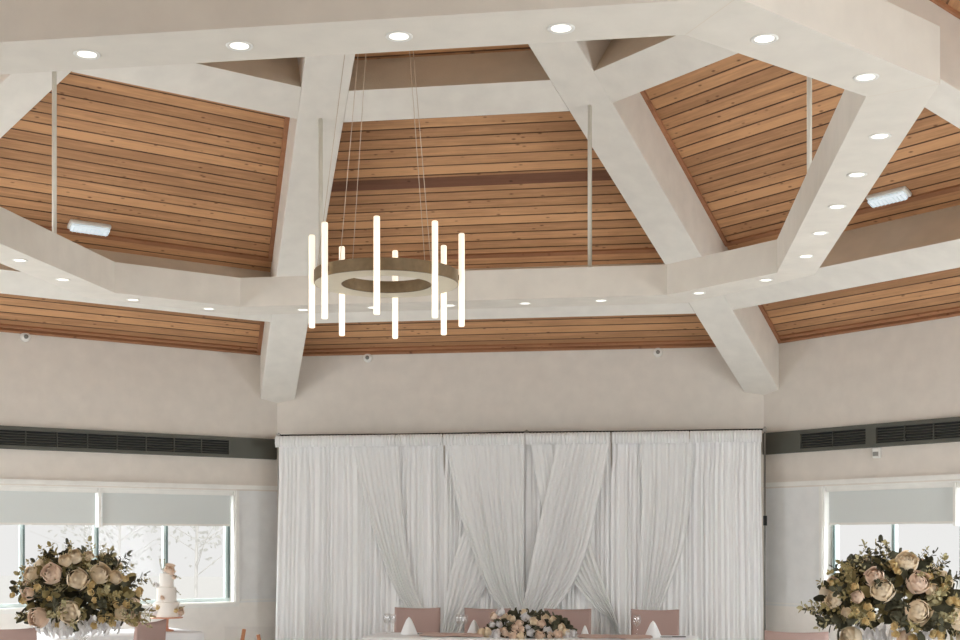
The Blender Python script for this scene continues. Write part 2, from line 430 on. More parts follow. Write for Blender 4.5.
b = MB(); b.box(-.03, .03, -.04, -.034, -.03, .01, M['steel']); b.build('lens', t)

# ------------------------------------------------------------------ suspended lighting ring
ZR = E+1.885; RH = .235
inner = [(-1.71, 2.44), (-2.45, 1.70), (-2.45, -2.15), (-1.80, -2.88), (1.86, -2.88), (2.62, -2.06), (2.49, 1.70), (1.71, 2.44)]
outer = [(-1.86, 2.82), (-2.76, 1.83), (-2.76, -2.30), (-1.96, -3.21), (2.04, -3.20), (2.90, -2.18), (2.76, 1.82), (1.86, 2.82)]
t = thing('lighting_ring', 'white octagonal suspended ring holding the recessed downlights, hung from the rafters on thin rods', 'ceiling ring', (0, 0, ZR))
b = MB(); nn = len(inner)
for i in range(nn):
    j = (i+1) % nn; a0, a1, c0, c1 = inner[i], inner[j], outer[i], outer[j]
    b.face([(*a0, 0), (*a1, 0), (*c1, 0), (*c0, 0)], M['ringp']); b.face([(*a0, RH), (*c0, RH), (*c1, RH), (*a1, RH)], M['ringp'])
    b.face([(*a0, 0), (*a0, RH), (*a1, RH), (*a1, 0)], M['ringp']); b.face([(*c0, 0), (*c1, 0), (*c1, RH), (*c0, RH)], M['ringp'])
b.build('ring_beam', t)
for i in range(nn):          # fine board joints at the mitres
    b = MB()
    p, q = Vector((*inner[i], -.0015)), Vector((*outer[i], -.0015)); d = (q-p).normalized(); s = Vector((-d.y, d.x, 0))*.0012
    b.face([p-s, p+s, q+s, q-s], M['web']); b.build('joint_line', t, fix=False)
for (u, v) in ((1.10, 2.66), (-1.10, 2.66), (2.66, 1.10), (-2.64, 1.10), (2.74, -1.13), (-2.64, -1.10), (1.26, -3.04), (-1.26, -3.04)):
    z = ZS(math.hypot(u, v)*math.cos(PI/8))
    b = MB(); b.tube([(u, v, RH), (u, v, z-ZR)], .017, M['rod'], n=14); b.build('suspension_rod', t)
    
# downlights
def downlight_proto():
    t = link('downlight', None)
    b = MB(); b.lathe([(.036, -.001), (.049, -.004), (.052, -.001), (.052, 0)], M['white'], n=26); b.build('bezel', t)
    b = MB(); b.lathe([(.0005, -.0005), (.037, -.0005)], M['lens'], n=26); b.build('lens', t)
    return t
dl = None
near = [(-65, 62.5, 'far left end, partly out of view'), (87, 54, 'first from the left'), (239.5, 45.5, 'second from the left'), (399, 36, 'third from the left'), (561, 28, 'fourth from the left')]
rows = []
for px, py, w in near[1:]: rows.append((px, py, 'recessed downlight in the near beam of the ceiling ring, '+w))
rows += [(764.5, 38.5, 'recessed downlight in the near right diagonal of the ring, left of two'), (866, 77, 'recessed downlight in the near right diagonal of the ring, right of two')]
for i, (px, py) in enumerate(((880, 136), (857, 174.5), (837, 206.5), (820, 233), (806, 256.3))):
    rows.append((px, py, 'recessed downlight in the right beam of the ring, %s from the near end' % ('first', 'second', 'third', 'fourth', 'fifth')[i]))
rows += [(766, 280, 'recessed downlight in the far right diagonal of the ring'), (699, 293, 'recessed downlight where the far beam meets the far right diagonal')]
for i, (px, py) in enumerate(((601, 300.5), (525, 303.3), (450, 305.3), (373, 307.5), (303, 309.7))):
    rows.append((px, py, 'recessed downlight in the far beam of the ring, %s from the right' % ('second', 'third', 'fourth', 'fifth', 'sixth')[i]))
rows += [(209, 308.7, 'recessed downlight in the far left diagonal of the ring, right of two'), (133, 299.7, 'recessed downlight in the far left diagonal of the ring, left of two'),
         (63, 279.5, 'recessed downlight in the left beam of the ring, farthest'), (20, 260.2, 'recessed downlight in the left beam of the ring, second farthest')]
for px, py, lab in rows:
    p = on_z(px, py, ZR)
    if dl is None: dl = downlight_proto(); o = dl
    else: o = copy_tree(dl)
    o.location = (p.x, p.y, ZR-.001); tag(o, lab, 'ceiling light', 'downlights in the suspended ring')

# ------------------------------------------------------------------ chandelier
cc = pt(386.5, 540, 8.1); cx, cy = cc.x, cc.y
ZC = E+1.553
t = thing('ring_chandelier', 'brushed bronze ring chandelier with eight glowing vertical tubes on long wires', 'chandelier', (cx, cy, ZC))
b = MB()
for pr in ([(.27, 0), (.438, 0)], [(.438, 0), (.438, .072)], [(.438, .072), (.27, .072)], [(.27, .072), (.27, 0)]): b.lathe(pr, M['bronze'], n=96)
b.build('ring_body', t, fix=False)
b = MB(); b.lathe([(.274, -.002), (.434, -.002)], M['ringwhite'], n=96); b.build('light_face', t)
# tube angles relative to the view direction
vd = Vector((CAM[0]-cx, CAM[1]-cy, 0)).normalized(); rt = Vector((-vd.y, vd.x, 0))
for i in range(8):
    a = math.radians(-7+45*i); p = (vd*math.cos(a)+rt*math.sin(a))*.457
    b = MB(); z0, z1 = -.262, .305
    b.lathe([(.0005, z0), (.014, z0+.001), (.0185, z0+.006), (.0185, z1-.006), (.014, z1-.001), (.0005, z1)], M['tube'], c=(p.x, p.y, 0), n=18); tb = b.build('light_tube', t)
    q = p*.93; b = MB(); b.box(-.012, .03, -.012, .012, .02, .05, M['bronze'], Matrix.Translation((q.x, q.y, 0)) @ Matrix.Rotation(math.atan2(p.y, p.x), 4, 'Z')); b.build('bracket', tb)
top = ZT(0)-ZC-.68
for a in (38, 143, -40, -148, -88):
    a = math.radians(a); p = (vd*math.cos(a)+rt*math.sin(a))*.42
    b = MB(); b.tube([(p.x, p.y, .072), (p.x*.08, p.y*.08, top)], .002, M['cable'], n=6); b.build('suspension_wire', t)
b = MB(); b.lathe([(.0005, top+.05), (.11, top+.05), (.11, top), (.0005, top)], M['bronze'], n=32); b.build('ceiling_plate', t)

# ------------------------------------------------------------------ emergency lights on the boards
def emergency(px, py, k, label):
    n, x = dirk(k); nrm = (n*.51+Vector((0, 0, 1))).normalized()     # plane of the lining
    c = Vector(CAM); d = pt(px, py, 1)-c; p0 = Vector((0, 0, ZT(0))); s = (p0-c).dot(nrm)/d.dot(nrm); p = c+d*s
    t = thing('emergency_light', label, 'light', p)
    zax = -nrm; xax = x; yax = zax.cross(xax)
    t.matrix_world = Matrix.Translation(p) @ Matrix((xax, yax, zax)).transposed().to_4x4()
    b = MB(); b.box(-.19, .19, -.055, .055, 0, .04, M['white']); bevel(b.build('housing', t), .012)
    b = MB(); b.box(-.175, .175, -.042, .042, .041, .075, M['emer']); bevel(b.build('diffuser', t), .015, 3)
    b = MB()
    for i in range(9): b.box(-.155+i*.038, -.150+i*.038, -.04, .04, .075, .078, M['white'])
    b.build('lens_ribs', t)
emergency(89, 225, 1, 'white emergency light on the boards of the left bay')
emergency(889.5, 194, 7, 'white emergency light on the boards of the right bay')

# ------------------------------------------------------------------ drapes
VC = 6.10
def cr(pts, n):                                   # Catmull-Rom through (px,py)
    P = [Vector(p) for p in pts]; P = [P[0]*2-P[1]]+P+[P[-1]*2-P[-2]]; out = []
    m = len(P)-3
    for i in range(n+1):
        t = i/n*m; k = min(int(t), m-1); t -= k
        a, b_, c_, d_ = P[k:k+4]
        out.append(.5*((2*b_)+(-a+c_)*t+(2*a-5*b_+4*c_-d_)*t*t+(-a+3*b_-3*c_+d_)*t**3))
    return out
def drape(name, L, R, v0, nf, amp, mat, label, seed, header=False, group=None):
    rnd = random.Random(seed); nr = 46; nc = nf*7
    Lp, Rp = cr(L, nr), cr(R, nr)
    ph = [rnd.uniform(0, 6.3) for _ in range(6)]; fa = [rnd.uniform(.45, 1.15) for _ in range(nf+2)]
    rows = []
    for i in range(nr+1):
        row = []
        a, c = on_v(Lp[i].x, Lp[i].y, v0), on_v(Rp[i].x, Rp[i].y, v0)
        tau = i/nr
        for j in range(nc+1):
            s = j/nc
            sw = s+.012*math.sin(s*19+ph[0]+tau*1.3)+.008*math.sin(s*41+ph[1]-tau*2)
            p = a.lerp(c, s)
            kf = max(0, min(nf, sw*nf)); A = fa[int(kf)]*(1-kf % 1)+fa[int(kf)+1]*(kf % 1)
            w = math.sin(2*PI*sw*nf+.5*math.sin(tau*4+ph[2])); w2 = math.sin(2*PI*sw*nf*2.3+ph[3]+tau)
            p.y = v0-(amp*A*w+amp*.25*w2)*(.55+.45*min(1, tau*4))-amp
            row.append(p)
        rows.append(row)
    b = MB(); b.grid(rows, mat); o = b.build(name)
    # bunched header round the pole
    b = MB(); hr = []
    top, bot = on_v(L[0][0], L[0][1], v0), on_v(R[0][0], R[0][1], v0)
    nh = nf*10
    zt = 2.767
    for q, (dz, dy) in enumerate(((0, .0), (.008, -.018), (-.002, -.036), (-.03, -.05), (-.07, -.052), (-.105, -.038), (-.115, -.02))):
        r = []
        for j in range(nh+1):
            s = j/nh; p = top.lerp(bot, s)
            w = math.sin(2*PI*s*nf*1.7+ph[4])*.008+math.sin(2*PI*s*nf*3.1+ph[5])*.005
            r.append((p.x, v0+dy-.08+w*1.3, zt+dz+w*.35))
        hr.append(r)
    if header: b.grid(hr, mat); b.build('pole_pocket', o)
    return tag(o, label, 'curtain', group)
BOT = 693
base = [(279, 397, 22, 'white pleated drape at the far left of the backdrop'), (398, 444, 9, 'white pleated drape left of centre, between the two left swags'), (445, 526.1, 15, 'white drape just left of the centre slit of the backdrop'),
        (526.3, 611, 15, 'white drape just right of the centre slit of the backdrop'), (612, 689, 14, 'white pleated drape right of centre behind the last chair'), (690, 761, 14, 'white pleated drape at the far right of the backdrop')]
for i, (a, c, nf, lab) in enumerate(base):
    ya, yc = 439.5-(a-280)*.0124, 439.5-(c-280)*.0124
    wid = 2 if i in (0, 5) else 0
    drape('drape', [(a, ya), (a, 462), (a-(1 if i not in (0, 3) else 0), 490), (a-wid*1.2 if i == 0 else a-(1 if i != 3 else 0), 600), (a-wid*2 if i == 0 else a, BOT)], [(c, yc), (c, 462), (c+(1 if i not in (2, 5) else 0), 490), (c+(wid if i == 5 else (2 if i != 2 else 0)), 600), (c+(wid if i == 5 else 0), BOT-2)], VC, nf, .021, M['voile'], lab, 10+i, header=True, group='full length drapes of the backdrop')
sw = [
 ('B2', [(486, 441), (470, 510), (452, 570), (445, 610), (440, 650), (440, 690)], [(524, 441), (512, 500), (500, 545), (487, 584), (464, 625), (452, 660), (450, 690)], 7, -.05, 'white swag crossing behind, left half, falling to the lower left'),
 ('C2', [(530, 440), (545, 520), (560, 560), (574, 583), (595, 608), (614, 628), (622, 690)], [(575, 440), (582, 500), (592, 545), (603, 580), (612, 605), (622, 640), (628, 690)], 7, -.05, 'white swag crossing behind, right half, falling to the lower right'),
 ('A', [(353, 442), (365, 500), (380, 550), (396, 592), (425, 640), (440, 690)], [(398, 442), (402, 500), (409, 560), (420, 600), (440, 640), (452, 690)], 8, -.05, 'leftmost white swag, swept down to the right behind the first chair'),
 ('B', [(446, 441), (458, 505), (471, 545), (486, 586), (502, 610), (518, 640), (522, 690)], [(524, 441), (524, 520), (524, 580), (527, 610), (534, 640), (536, 690)], 12, -.085, 'front white swag left of the centre slit, swept down to the centre'),
 ('C', [(558, 440), (545, 500), (534, 550), (528.5, 580), (522, 610), (517, 640), (516, 690)], [(611, 440), (600, 495), (589, 545), (574, 583), (556, 610), (542, 640), (536, 690)], 11, -.085, 'front white swag right of the centre slit, swept down to the centre'),
 ('D', [(640, 439), (642, 500), (640, 560), (640, 600), (638, 640), (636, 690)], [(693, 439), (690, 500), (684, 545), (672, 580), (660, 610), (650, 640), (645, 690)], 9, -.05, 'rightmost white swag, swept down to the left behind the last chair'),
]
for i, (nm, L, R, nf, dv, lab) in enumerate(sw):
    drape('swag', L, R, VC+dv, nf, .017, M['voile2'], lab, 40+i, group='crossed swags of the backdrop')
# backdrop stand: top pole, uprights
uL, uR = on_v(279, 438, VC).x, on_v(763, 432, VC).x; uM = on_v(526, 435, VC).x
t = thing('backdrop_stand', 'black and grey pipe stand that carries the white drapes', 'stand', (0, VC+.05, 0))
for q0, q1 in ((uL-.03, uM), (uM, uR+.03)):
    b = MB(); b.tube([(q0, 0, 2.792), ((q0+q1)/2, 0, 2.786), (q1, 0, 2.792)], .011, M['black']); b.build('crossbar', t)
for q in (uL-.02, uM, uR+.02):
    b = MB(); b.tube([(q, .0, .01), (q, .0, 2.82)], .011, M['steel']); pole = b.build('upright', t)
    b = MB(); b.box(q-.02, q+.02, -.02, .02, 2.77, 2.81, M['steel']); b.build('clamp', pole)
    if q > 0 and q != uM: b = MB(); b.box(q-.014, q+.022, -.028, .03, 1.80, 1.90, M['black']); b.build('collar', pole)
    b = MB(); b.box(q-.08, q+.08, -.2, .16, 0, .01, M['black']); b.build('base_plate', pole)

# ------------------------------------------------------------------ chairs
def chair_proto(name='banquet_chair'):
    t = link(name, None)
    w, HT = .235, .968
    # backrest: curved cushion with dipped top edge, concave towards the seat
    rows = []
    for side in (1, -1):
        for i in range(13):
            tau = i/12 if side == 1 else 1-i/12
            z = .42 + (HT-.42)*tau
            row = []
            for j in range(17):
                s = -1+2*j/16
                zz = z-(.012*(1-s*s))*tau
                y = .028*(1-s*s)+.05*tau + side*(.017+.010*math.sin(PI*min(1, tau*1.05)))*(1-.35*s**6)
                row.append((s*w*(1-.02*(1-tau)), y, zz))
            rows.append(row)
    rows.append(rows[0])
    b = MB(); b.grid(rows, M['pink'])
    for e in (0, 16): b.f.append(tuple(i*17+e for i in range(26))); b.m.append(0); b.smooth.append(False)
    o = b.build('backrest', t)
    b = MB(); b.box(-.225, .225, -.36, .02, .41, .48, M['pink']); bevel(b.build('seat', t), .025, 3)
    b = MB(); b.box(-.21, .21, -.34, .01, .385, .41, M['leg']); b.build('seat_frame', t)
    for sx in (-1, 1):
        b = MB(); b.tube([(sx*.2, -.33, 0), (sx*.195, -.31, .39)], .012, M['leg']); b.build('leg', t)
        b = MB(); b.tube([(sx*.2, .06, 0), (sx*.2, .0, .39), (sx*.2, .03, .60)], .012, M['leg']); b.build('leg', t)
    b = MB(); b.tube([(-.2, .035, .22), (.2, .035, .22)], .008, M['leg']); b.build('stretcher', t)
    return t
ch0 = None
def put_chair(x, y, rz, label, group):
    global ch0
    if ch0 is None: ch0 = chair_proto(); o = ch0
    else: o = copy_tree(ch0)
    o.location = (x, y, 0); o.rotation_euler.z = rz; tag(o, label, 'chair', group); return o
CVv = 5.33
for (a, c, lab) in ((394.5, 440.5, 'dusty pink padded chair at the head table, first from the left'), (464, 511, 'dusty pink padded chair just left of the head table flowers'), (544, 591.5, 'dusty pink padded chair just right of the head table flowers'), (631, 679, 'dusty pink padded chair at the right end of the head table, shining with creases')):
    p = on_v((a+c)/2, 600, CVv); put_chair(p.x, CVv-.05, random.uniform(-.03, .03), lab.replace(', shining with creases', ', behind a wine glass'), 'chairs at the head table')
p = pt(6, 627, 10.4); put_chair(p.x, p.y, math.radians(200), 'dusty pink chair at the left edge of the view behind the left flowers', 'chairs round the guest tables')
p = pt(146, 621, 11.3); put_chair(p.x, p.y, math.radians(262), 'dusty pink chair in front of the cake table', 'chairs round the guest tables')
p = pt(797, 631, 10.05); put_chair(p.x, p.y, math.radians(170), 'dusty pink chair left of the right flowers', 'chairs round the guest tables')

# ------------------------------------------------------------------ head table
def clothbox(L, W, hgt, fold=.012, flare=.04, nseg=160, rad=.05):
    """rectangular table cloth hanging nearly to the floor"""
    pts = []
    hx, hy = L/2, W/2
    per = []
    for cxn, cyn, a0 in ((hx-rad, hy-rad, 0), (-hx+rad, hy-rad, 90), (-hx+rad, -hy+rad, 180), (hx-rad, -hy+rad, 270)):
        for i in range(7):
            a = math.radians(a0+15*i); per.append((cxn+rad*math.cos(a), cyn+rad*math.sin(a), math.cos(a), math.sin(a)))
    out = []                    # resample
    m = len(per)
    for i in range(m):
        p, q = per[i], per[(i+1) % m]; d = math.hypot(q[0]-p[0], q[1]-p[1]); k = max(1, int(d/.03))
        for j in range(k):
            s = j/k; out.append([p[r]*(1-s)+q[r]*s for r in range(4)])
    rows = [[(p[0]*.0, p[1]*.0, hgt) for p in out], [(p[0]-p[2]*.015, p[1]-p[3]*.015, hgt) for p in out], [(p[0], p[1], hgt-.012) for p in out]]
    N_ = len(out)
    for z in [hgt*(1-q/10) for q in range(1, 11)]:
        f = (1-z/hgt)
        rows.append([(p[0]+p[2]*(flare*f+fold*min(1, f*3)*math.sin(i/N_*2*PI*round(N_*.03/.16))), p[1]+p[3]*(flare*f+fold*min(1, f*3)*math.sin(i/N_*2*PI*round(N_*.03/.16))), max(z, .01)) for i, p in enumerate(out)])
    b = MB(); b.grid(rows, M['linen'], closed=True); return b
TH = .75
pL, pR = on_v(364, 636, 4.2), on_v(699, 636, 4.2)
tcx = (pL.x+pR.x)/2; TL = (pR.x-pL.x)
t = thing('head_table', 'long rectangular head table under a white cloth', 'table', (tcx, 4.44, 0))
b = MB(); b.box(-TL/2+.02, TL/2-.02, -.33, .33, TH-.035, TH-.006, M['easel']); b.build('tabletop', t)
for sx in (-1, 1):
    for sy in (-1, 1):
        b = MB(); b.tube([(sx*(TL/2-.2), sy*.28, 0), (sx*(TL/2-.2), sy*.28, TH-.04)], .015, M['steel']); b.build('leg', t)
o = clothbox(TL, .70, TH+.001).build('tablecloth', None, (tcx, 4.44, 0)); tag(o, 'white floor length cloth over the head table', 'tablecloth')
# satin runner in two lengths either side of the flowers
def runner(x0, x1, lab, seed):
    rnd = random.Random(seed); rows = []
    for i in range(40):
        xx = x0+(x1-x0)*i/39
        rows.append([(xx+.01*math.sin(j*.9+seed), 4.22+j*.02+.02*math.sin(i*.35+seed), TH+.006+.010*(1+math.sin(j*1.7+i*.33*math.sin(seed)+seed))*(.4 if j in (0, 15) else 1)) for j in range(16)])
    b = MB(); b.grid(rows, M['satin']); tag(b.build('table_runner'), lab, 'table runner')
runner(on_v(424, 636, 4.5).x, on_v(486, 636, 4.5).x, 'crumpled blush satin runner left of the table flowers', 1)
runner(on_v(580, 636, 4.5).x, on_v(652, 636, 4.5).x, 'crumpled blush satin runner right of the table flowers', 2)
# wine glasses
def glass_proto():
    b = MB(); b.lathe([(.0005, 0), (.034, 0), (.034, .003), (.006, .008), (.004, .02), (.004, .085), (.012, .095), (.032, .115), (.039, .14), (.037, .17), (.031, .20), (.030, .20), (.036, .17), (.038, .14), (.031, .118), (.0005, .1)], M['clear'], n=28)
    return b
g0 = None
def put_glass(x, y, z, s, lab, grp='glasses on the head table'):
    global g0
    if g0 is None: g0 = glass_proto().build('wine_glass'); o = g0
    else: o = g0.copy(); C.objects.link(o)
    o.location = (x, y, z); o.scale = (s, s, s); tag(o, lab, 'glass', grp)
for px, vv, s, lab in ((387, 4.6, .95, 'left of the two wine glasses before the first chair'), (392.5, 4.72, .9, 'right of the two wine glasses before the first chair'), (459, 4.6, .95, 'left of the two wine glasses before the second chair'), (464.5, 4.72, .9, 'right of the two wine glasses before the second chair'), (637, 4.6, 1.0, 'large wine glass before the fourth chair')):
    p = on_v(px, 630, vv); put_glass(p.x, vv, TH+.002, s, lab)
# napkins folded to peaks
def napkin(px, vv, lab, s=1, rz=0):
    p = on_v(px, 630, vv); b = MB(); rows = []
    for i in range(9):
        tau = i/8; rr = .062*(1-tau)**.65+.003
        rows.append([(rr*math.cos(2*PI*j/24)*(1+.25*math.cos(4*PI*j/24+1)*(1-tau)), rr*.7*math.sin(2*PI*j/24)*(1+.18*math.sin(6*PI*j/24)), .145*tau) for j in range(24)])
    b.grid(rows, M['linen'], closed=True); o = b.build('napkin', None, (p.x, vv, TH+.002), rz); o.scale = (s, s, s); tag(o, lab, 'napkin', 'folded napkins on the head table')
napkin(409, 4.5, 'white peaked napkin before the first chair', 1.15); napkin(474, 4.52, 'white peaked napkin before the second chair', 1, .6); napkin(653, 4.5, 'white peaked napkin before the fourth chair', 1.05, .3); napkin(585, 4.55, 'white peaked napkin right of the table flowers', .7, 1)
# cutlery
for px, dv, lab in ((418, .1, 'dark fork left of the runner'), (424.5, .12, 'dark knife beside the runner'), (670, .05, 'dark knife by the right napkin'), (676, .06, 'dark fork at the right end of the table')):
    p = on_v(px, 636, 4.45+dv); b = MB(); b.box(-.09, .09, -.009, .009, .002, .008, M['black']); b.box(.02, .09, -.012, .012, .002, .01, M['black'])
    tag(bevel(b.build('cutlery', None, (p.x, 4.45+dv, TH+.002), .2), .002), lab, 'cutlery', 'cutlery on the head table')

# ------------------------------------------------------------------ flowers
def rose_mesh(mat, seed, n=21, name='rose'):
    rnd = random.Random(seed); b = MB()
    for k in range(n):
        t = k/(n-1); ang = k*2.399+rnd.uniform(-.2, .2); r = .14+.82*t**.9; top = .22+.62*t+rnd.uniform(-.06, .06); wd = 1.25-.45*t
        zc = .42*(1-t)-.05; rows = []
        for i in range(7):
            a = i/6; th = 2.3+(top-2.3)*a; row = []
            for j in range(7):
                s = -1+2*j/6
                q = th+.28*s*s*a*a
                lip = 1+(.16*a**5)*(.4+t)+.05*abs(s)
                w = wd*s*(.75+.25*a)
                rr = r*lip*math.sin(min(q, 2.6))
                row.append((rr*math.cos(ang+w), rr*math.sin(ang+w), zc+r*lip*math.cos(q)*.8))
            rows.append(row)
        b.grid(rows, mat)
    b.lathe([(.001, -.6), (.45, -.5), (.66, -.1), (.5, .12), (.2, .2), (.001, .2)], mat, n=12)
    return b.mesh(name)
def leaf(b, p, d, nrm, L, W, mat, round_=False):
    d = d.normalized(); s = d.cross(nrm).normalized(); nn = s.cross(d)
    prof = [(0, .08), (.25, .8), (.5, 1), (.75, .8), (1, .1)] if not round_ else [(0, .35), (.2, .85), (.5, 1), (.8, .85), (1, .35)]
    rows = [[p+d*L*t-s*W*w+nn*W*.25*w, p+d*L*t-nn*(.12*L*t*t), p+d*L*t+s*W*w+nn*W*.25*w] for t, w in prof]
    b.grid(rows, mat)
def sprig_mesh(seed, mat, rnd_leaf, L=1.0, n=9, lw=.075, name='sprig'):
    rnd = random.Random(seed); b = MB(); pts = []
    bend = Vector((rnd.uniform(-.3, .3), rnd.uniform(-.3, .3), 0))
    for i in range(8): t = i/7; pts.append(Vector((0, 0, t*L))+bend*t*t*L)
    b.tube(pts, [.009*(1-.6*i/7) for i in range(8)], M['stem'], n=5)
    for i in range(n):
        t = .25+.75*i/(n-1); p = Vector((0, 0, t*L))+bend*t*t*L
        for sgn in (0, 1):
            a = i*1.57+sgn*PI+rnd.uniform(-.4, .4)
            d = Vector((math.cos(a), math.sin(a), rnd.uniform(.2, .8)))
            sc = (1.15-.5*t)*rnd.uniform(.8, 1.2)
            nr = Vector((rnd.uniform(-.6, .6), rnd.uniform(-.6, .6), 1))
            if rnd_leaf: leaf(b, p+d*.03, d, nr, lw*2*sc, lw*sc*.95, mat, True)
            else: leaf(b, p, d, nr, lw*3.4*sc, lw*.62*sc, mat)
    p = pts[-1]; leaf(b, p, Vector((0, 0, 1))+bend, Vector((1, 0, 0)), lw*2.4, lw*.8, mat, rnd_leaf)
    return b.mesh(name)
ROSE = [rose_mesh(M['rose'], 1), rose_mesh(M['rosep'], 2), rose_mesh(M['rose'], 3, 24)]
SPRAY = [rose_mesh(M['spray'], 4, 9, 'spray_rose'), rose_mesh(M['spray'], 5, 8, 'spray_rose')]
BLUSH = [rose_mesh(M['rosep'], 6, 12), rose_mesh(M['petalw'], 7, 11), rose_mesh(M['rose'], 8, 12)]
EUC = [sprig_mesh(11, M['leaf2'], True), sprig_mesh(12, M['leaf1'], True, n=11, lw=.06), sprig_mesh(13, M['leaf3'], True, lw=.085), sprig_mesh(14, M['leaf2'], True, n=12, lw=.05)]
LEA = [sprig_mesh(21, M['leaf1'], False, n=8), sprig_mesh(22, M['leaf3'], False, n=8, lw=.085), sprig_mesh(23, M['leaf2'], False, n=10, lw=.06)]
def aim(o, d, spin=0):
    q = Vector(d).to_track_quat('Z', 'Y'); o.rotation_mode = 'QUATERNION'; o.rotation_quaternion = q @ Matrix.Rotation(spin, 3, 'Z').to_quaternion()
def core(t, R, Hh, z0, n=420, seed=5, mats=('leaf3', 'leaf3', 'leaf1'), lo=-.35):
    rnd = random.Random(seed); b = MB()
    for i in range(n):
        th = rnd.uniform(0, 2*PI); ph = math.asin(rnd.uniform(lo, 1)); rr = rnd.uniform(.45, .86)
        d = Vector((math.cos(th)*math.cos(ph), math.sin(th)*math.cos(ph), math.sin(ph)))
        p = Vector((d.x*R*rr, d.y*R*rr, z0+d.z*Hh*rr))
        dd = (d+Vector((rnd.uniform(-.9, .9), rnd.uniform(-.9, .9), rnd.uniform(-.9, .9)))); nr = (d+Vector((rnd.uniform(-.5, .5), rnd.uniform(-.5, .5), rnd.uniform(-.5, .5))))
        leaf(b, p, dd, nr, R*.21, R*.075, M[rnd.choice(mats)])
    o = b.build('foliage', t, fix=False); return tag(o, kind='stuff')
def arrangement(name, label, cpx, cpy, Y, R, Hh, roses, sprays, seed, nsprig, group=None, vase=True, table=.75, extra=None):
    """flower mound: centre pixel, radius R across, Hh up; roses given as seen plus more at the back"""
    rnd = random.Random(seed); c = pt(cpx, cpy, Y)
    t = thing(name, label, 'flower arrangement', (c.x, c.y, table), 0, group)
    z0 = c.z-table
    vd = Vector((CAM[0]-c.x, CAM[1]-c.y, 0)).normalized(); rt = Vector((-vd.y, vd.x, 0))
    core(t, R, Hh, z0, seed=seed, lo=-.35 if vase else .08, mats=('leaf3', 'leaf3', 'leaf1') if vase else ('leaf3',))
    def put(nm, me, px, py, rad, k=.9):
        dx, dz = (px-cpx)/F*Y, (cpy-py)/F*Y
        if not vase: dz = max(dz, .015)
        hh = Hh if dz > 0 else Hh*.5
        q = min(.96, (dx/R)**2+(dz/hh)**2); dep = math.sqrt(1-q)*R*k
        p = rt*dx+vd*dep+Vector((0, 0, dz)); o = link(nm, me, t, p+Vector((0, 0, z0))); o.scale = (rad,)*3
        aim(o, vd*(dep*1.3+.08)+rt*dx+Vector((0, 0, max(dz, -.03)*.9)), rnd.uniform(0, 6)); return o
    for i, (px, py, r) in enumerate(roses): put('rose', extra[i % len(extra)] if extra else ROSE[i % 3], px, py, r/F*Y*1.12)
    for i, (px, py, r) in enumerate(sprays): put('spray_rose', SPRAY[i % 2], px, py, r/F*Y*1.15, .98)
    for i in range(14):                          # the side one does not see
        th = rnd.uniform(0, PI); d = (-vd*math.sin(th)+rt*math.cos(th)); zz = rnd.uniform(-.05 if vase else .15, .85)
        f = math.sqrt(max(0, 1-zz*zz)); p = d*R*.9*f+Vector((0, 0, z0+zz*Hh*.9)); o = link('rose', ROSE[i % 3], t, p); rr = R*.13; o.scale = (rr,)*3; aim(o, d*f+Vector((0, 0, zz)))
    n1 = int(nsprig*.6)
    for i in range(nsprig):
        th = rnd.uniform(0, 2*PI); ph = math.asin(rnd.uniform(-.3 if vase else .12, 1))
        d = Vector((math.cos(th)*math.cos(ph), math.sin(th)*math.cos(ph), math.sin(ph)))
        euc = i < n1
        me = rnd.choice(EUC if euc else LEA)
        Ls = rnd.uniform(.44, .66)*R*(1-.15*max(0, d.z))*(1 if vase else .5)
        p = Vector((d.x*R*.5, d.y*R*.5, z0+d.z*Hh*.5))
        o = link('eucalyptus_sprig' if euc else 'leafy_sprig', me, t, p); o.scale = (Ls,)*3; aim(o, Vector((d.x*R, d.y*R, d.z*Hh+.02))+Vector((rnd.uniform(-.05, .05), rnd.uniform(-.05, .05), rnd.uniform(-.05, .05))), rnd.uniform(0, 6))
    if vase:
        b = MB(); h = z0-Hh*.2; b.lathe([(.0005, 0), (.10, 0), (.10, .008), (.03, .02), (.022, .06), (.022, h*.7), (.05, h*.9), (.09, h)], M['clear'], n=32); b.build('vase', t)
        for i in range(26):      # white trailing blossoms under the mound
            th = i*2.4; rr = R*rnd.uniform(.25, .8); b = MB(); p = Vector((rr*math.cos(th), rr*math.sin(th), z0-Hh*.22))
            for k in range(5):
                leaf(b, p+Vector((0, 0, -.012*k)), Vector((math.cos(th+k)*.5, math.sin(th+k)*.5, -1)), Vector((math.cos(th), math.sin(th), .3)), .055, .010, M['petalw'])
            b.build('trailing_blossom', t, fix=False)
    return t
arrangement('floral_arrangement', 'large mound of cream roses and eucalyptus on a tall vase at the left', 80, 603, 6.5, .30, .285,
    [(78, 577.5, 10), (54, 573, 9.5), (98, 573, 9.5), (70, 610, 11), (42, 615, 9.5), (75, 556, 7), (119, 611, 7.5), (131, 619, 8), (35, 573, 7), (66, 560, 6), (33, 592, 6), (113, 577, 6.5), (88, 556, 5)],
    [(91, 583, 4), (90, 590, 4), (93, 598, 3), (100, 617, 4), (107, 615, 4.5), (93, 623, 4), (123, 603, 4), (114, 603, 4), (136, 592, 4.5), (122, 578, 4), (28, 598, 3.5), (52, 596, 3), (40, 586, 4), (60, 622, 3), (17, 594, 3), (110, 622, 4)], 3, 104)
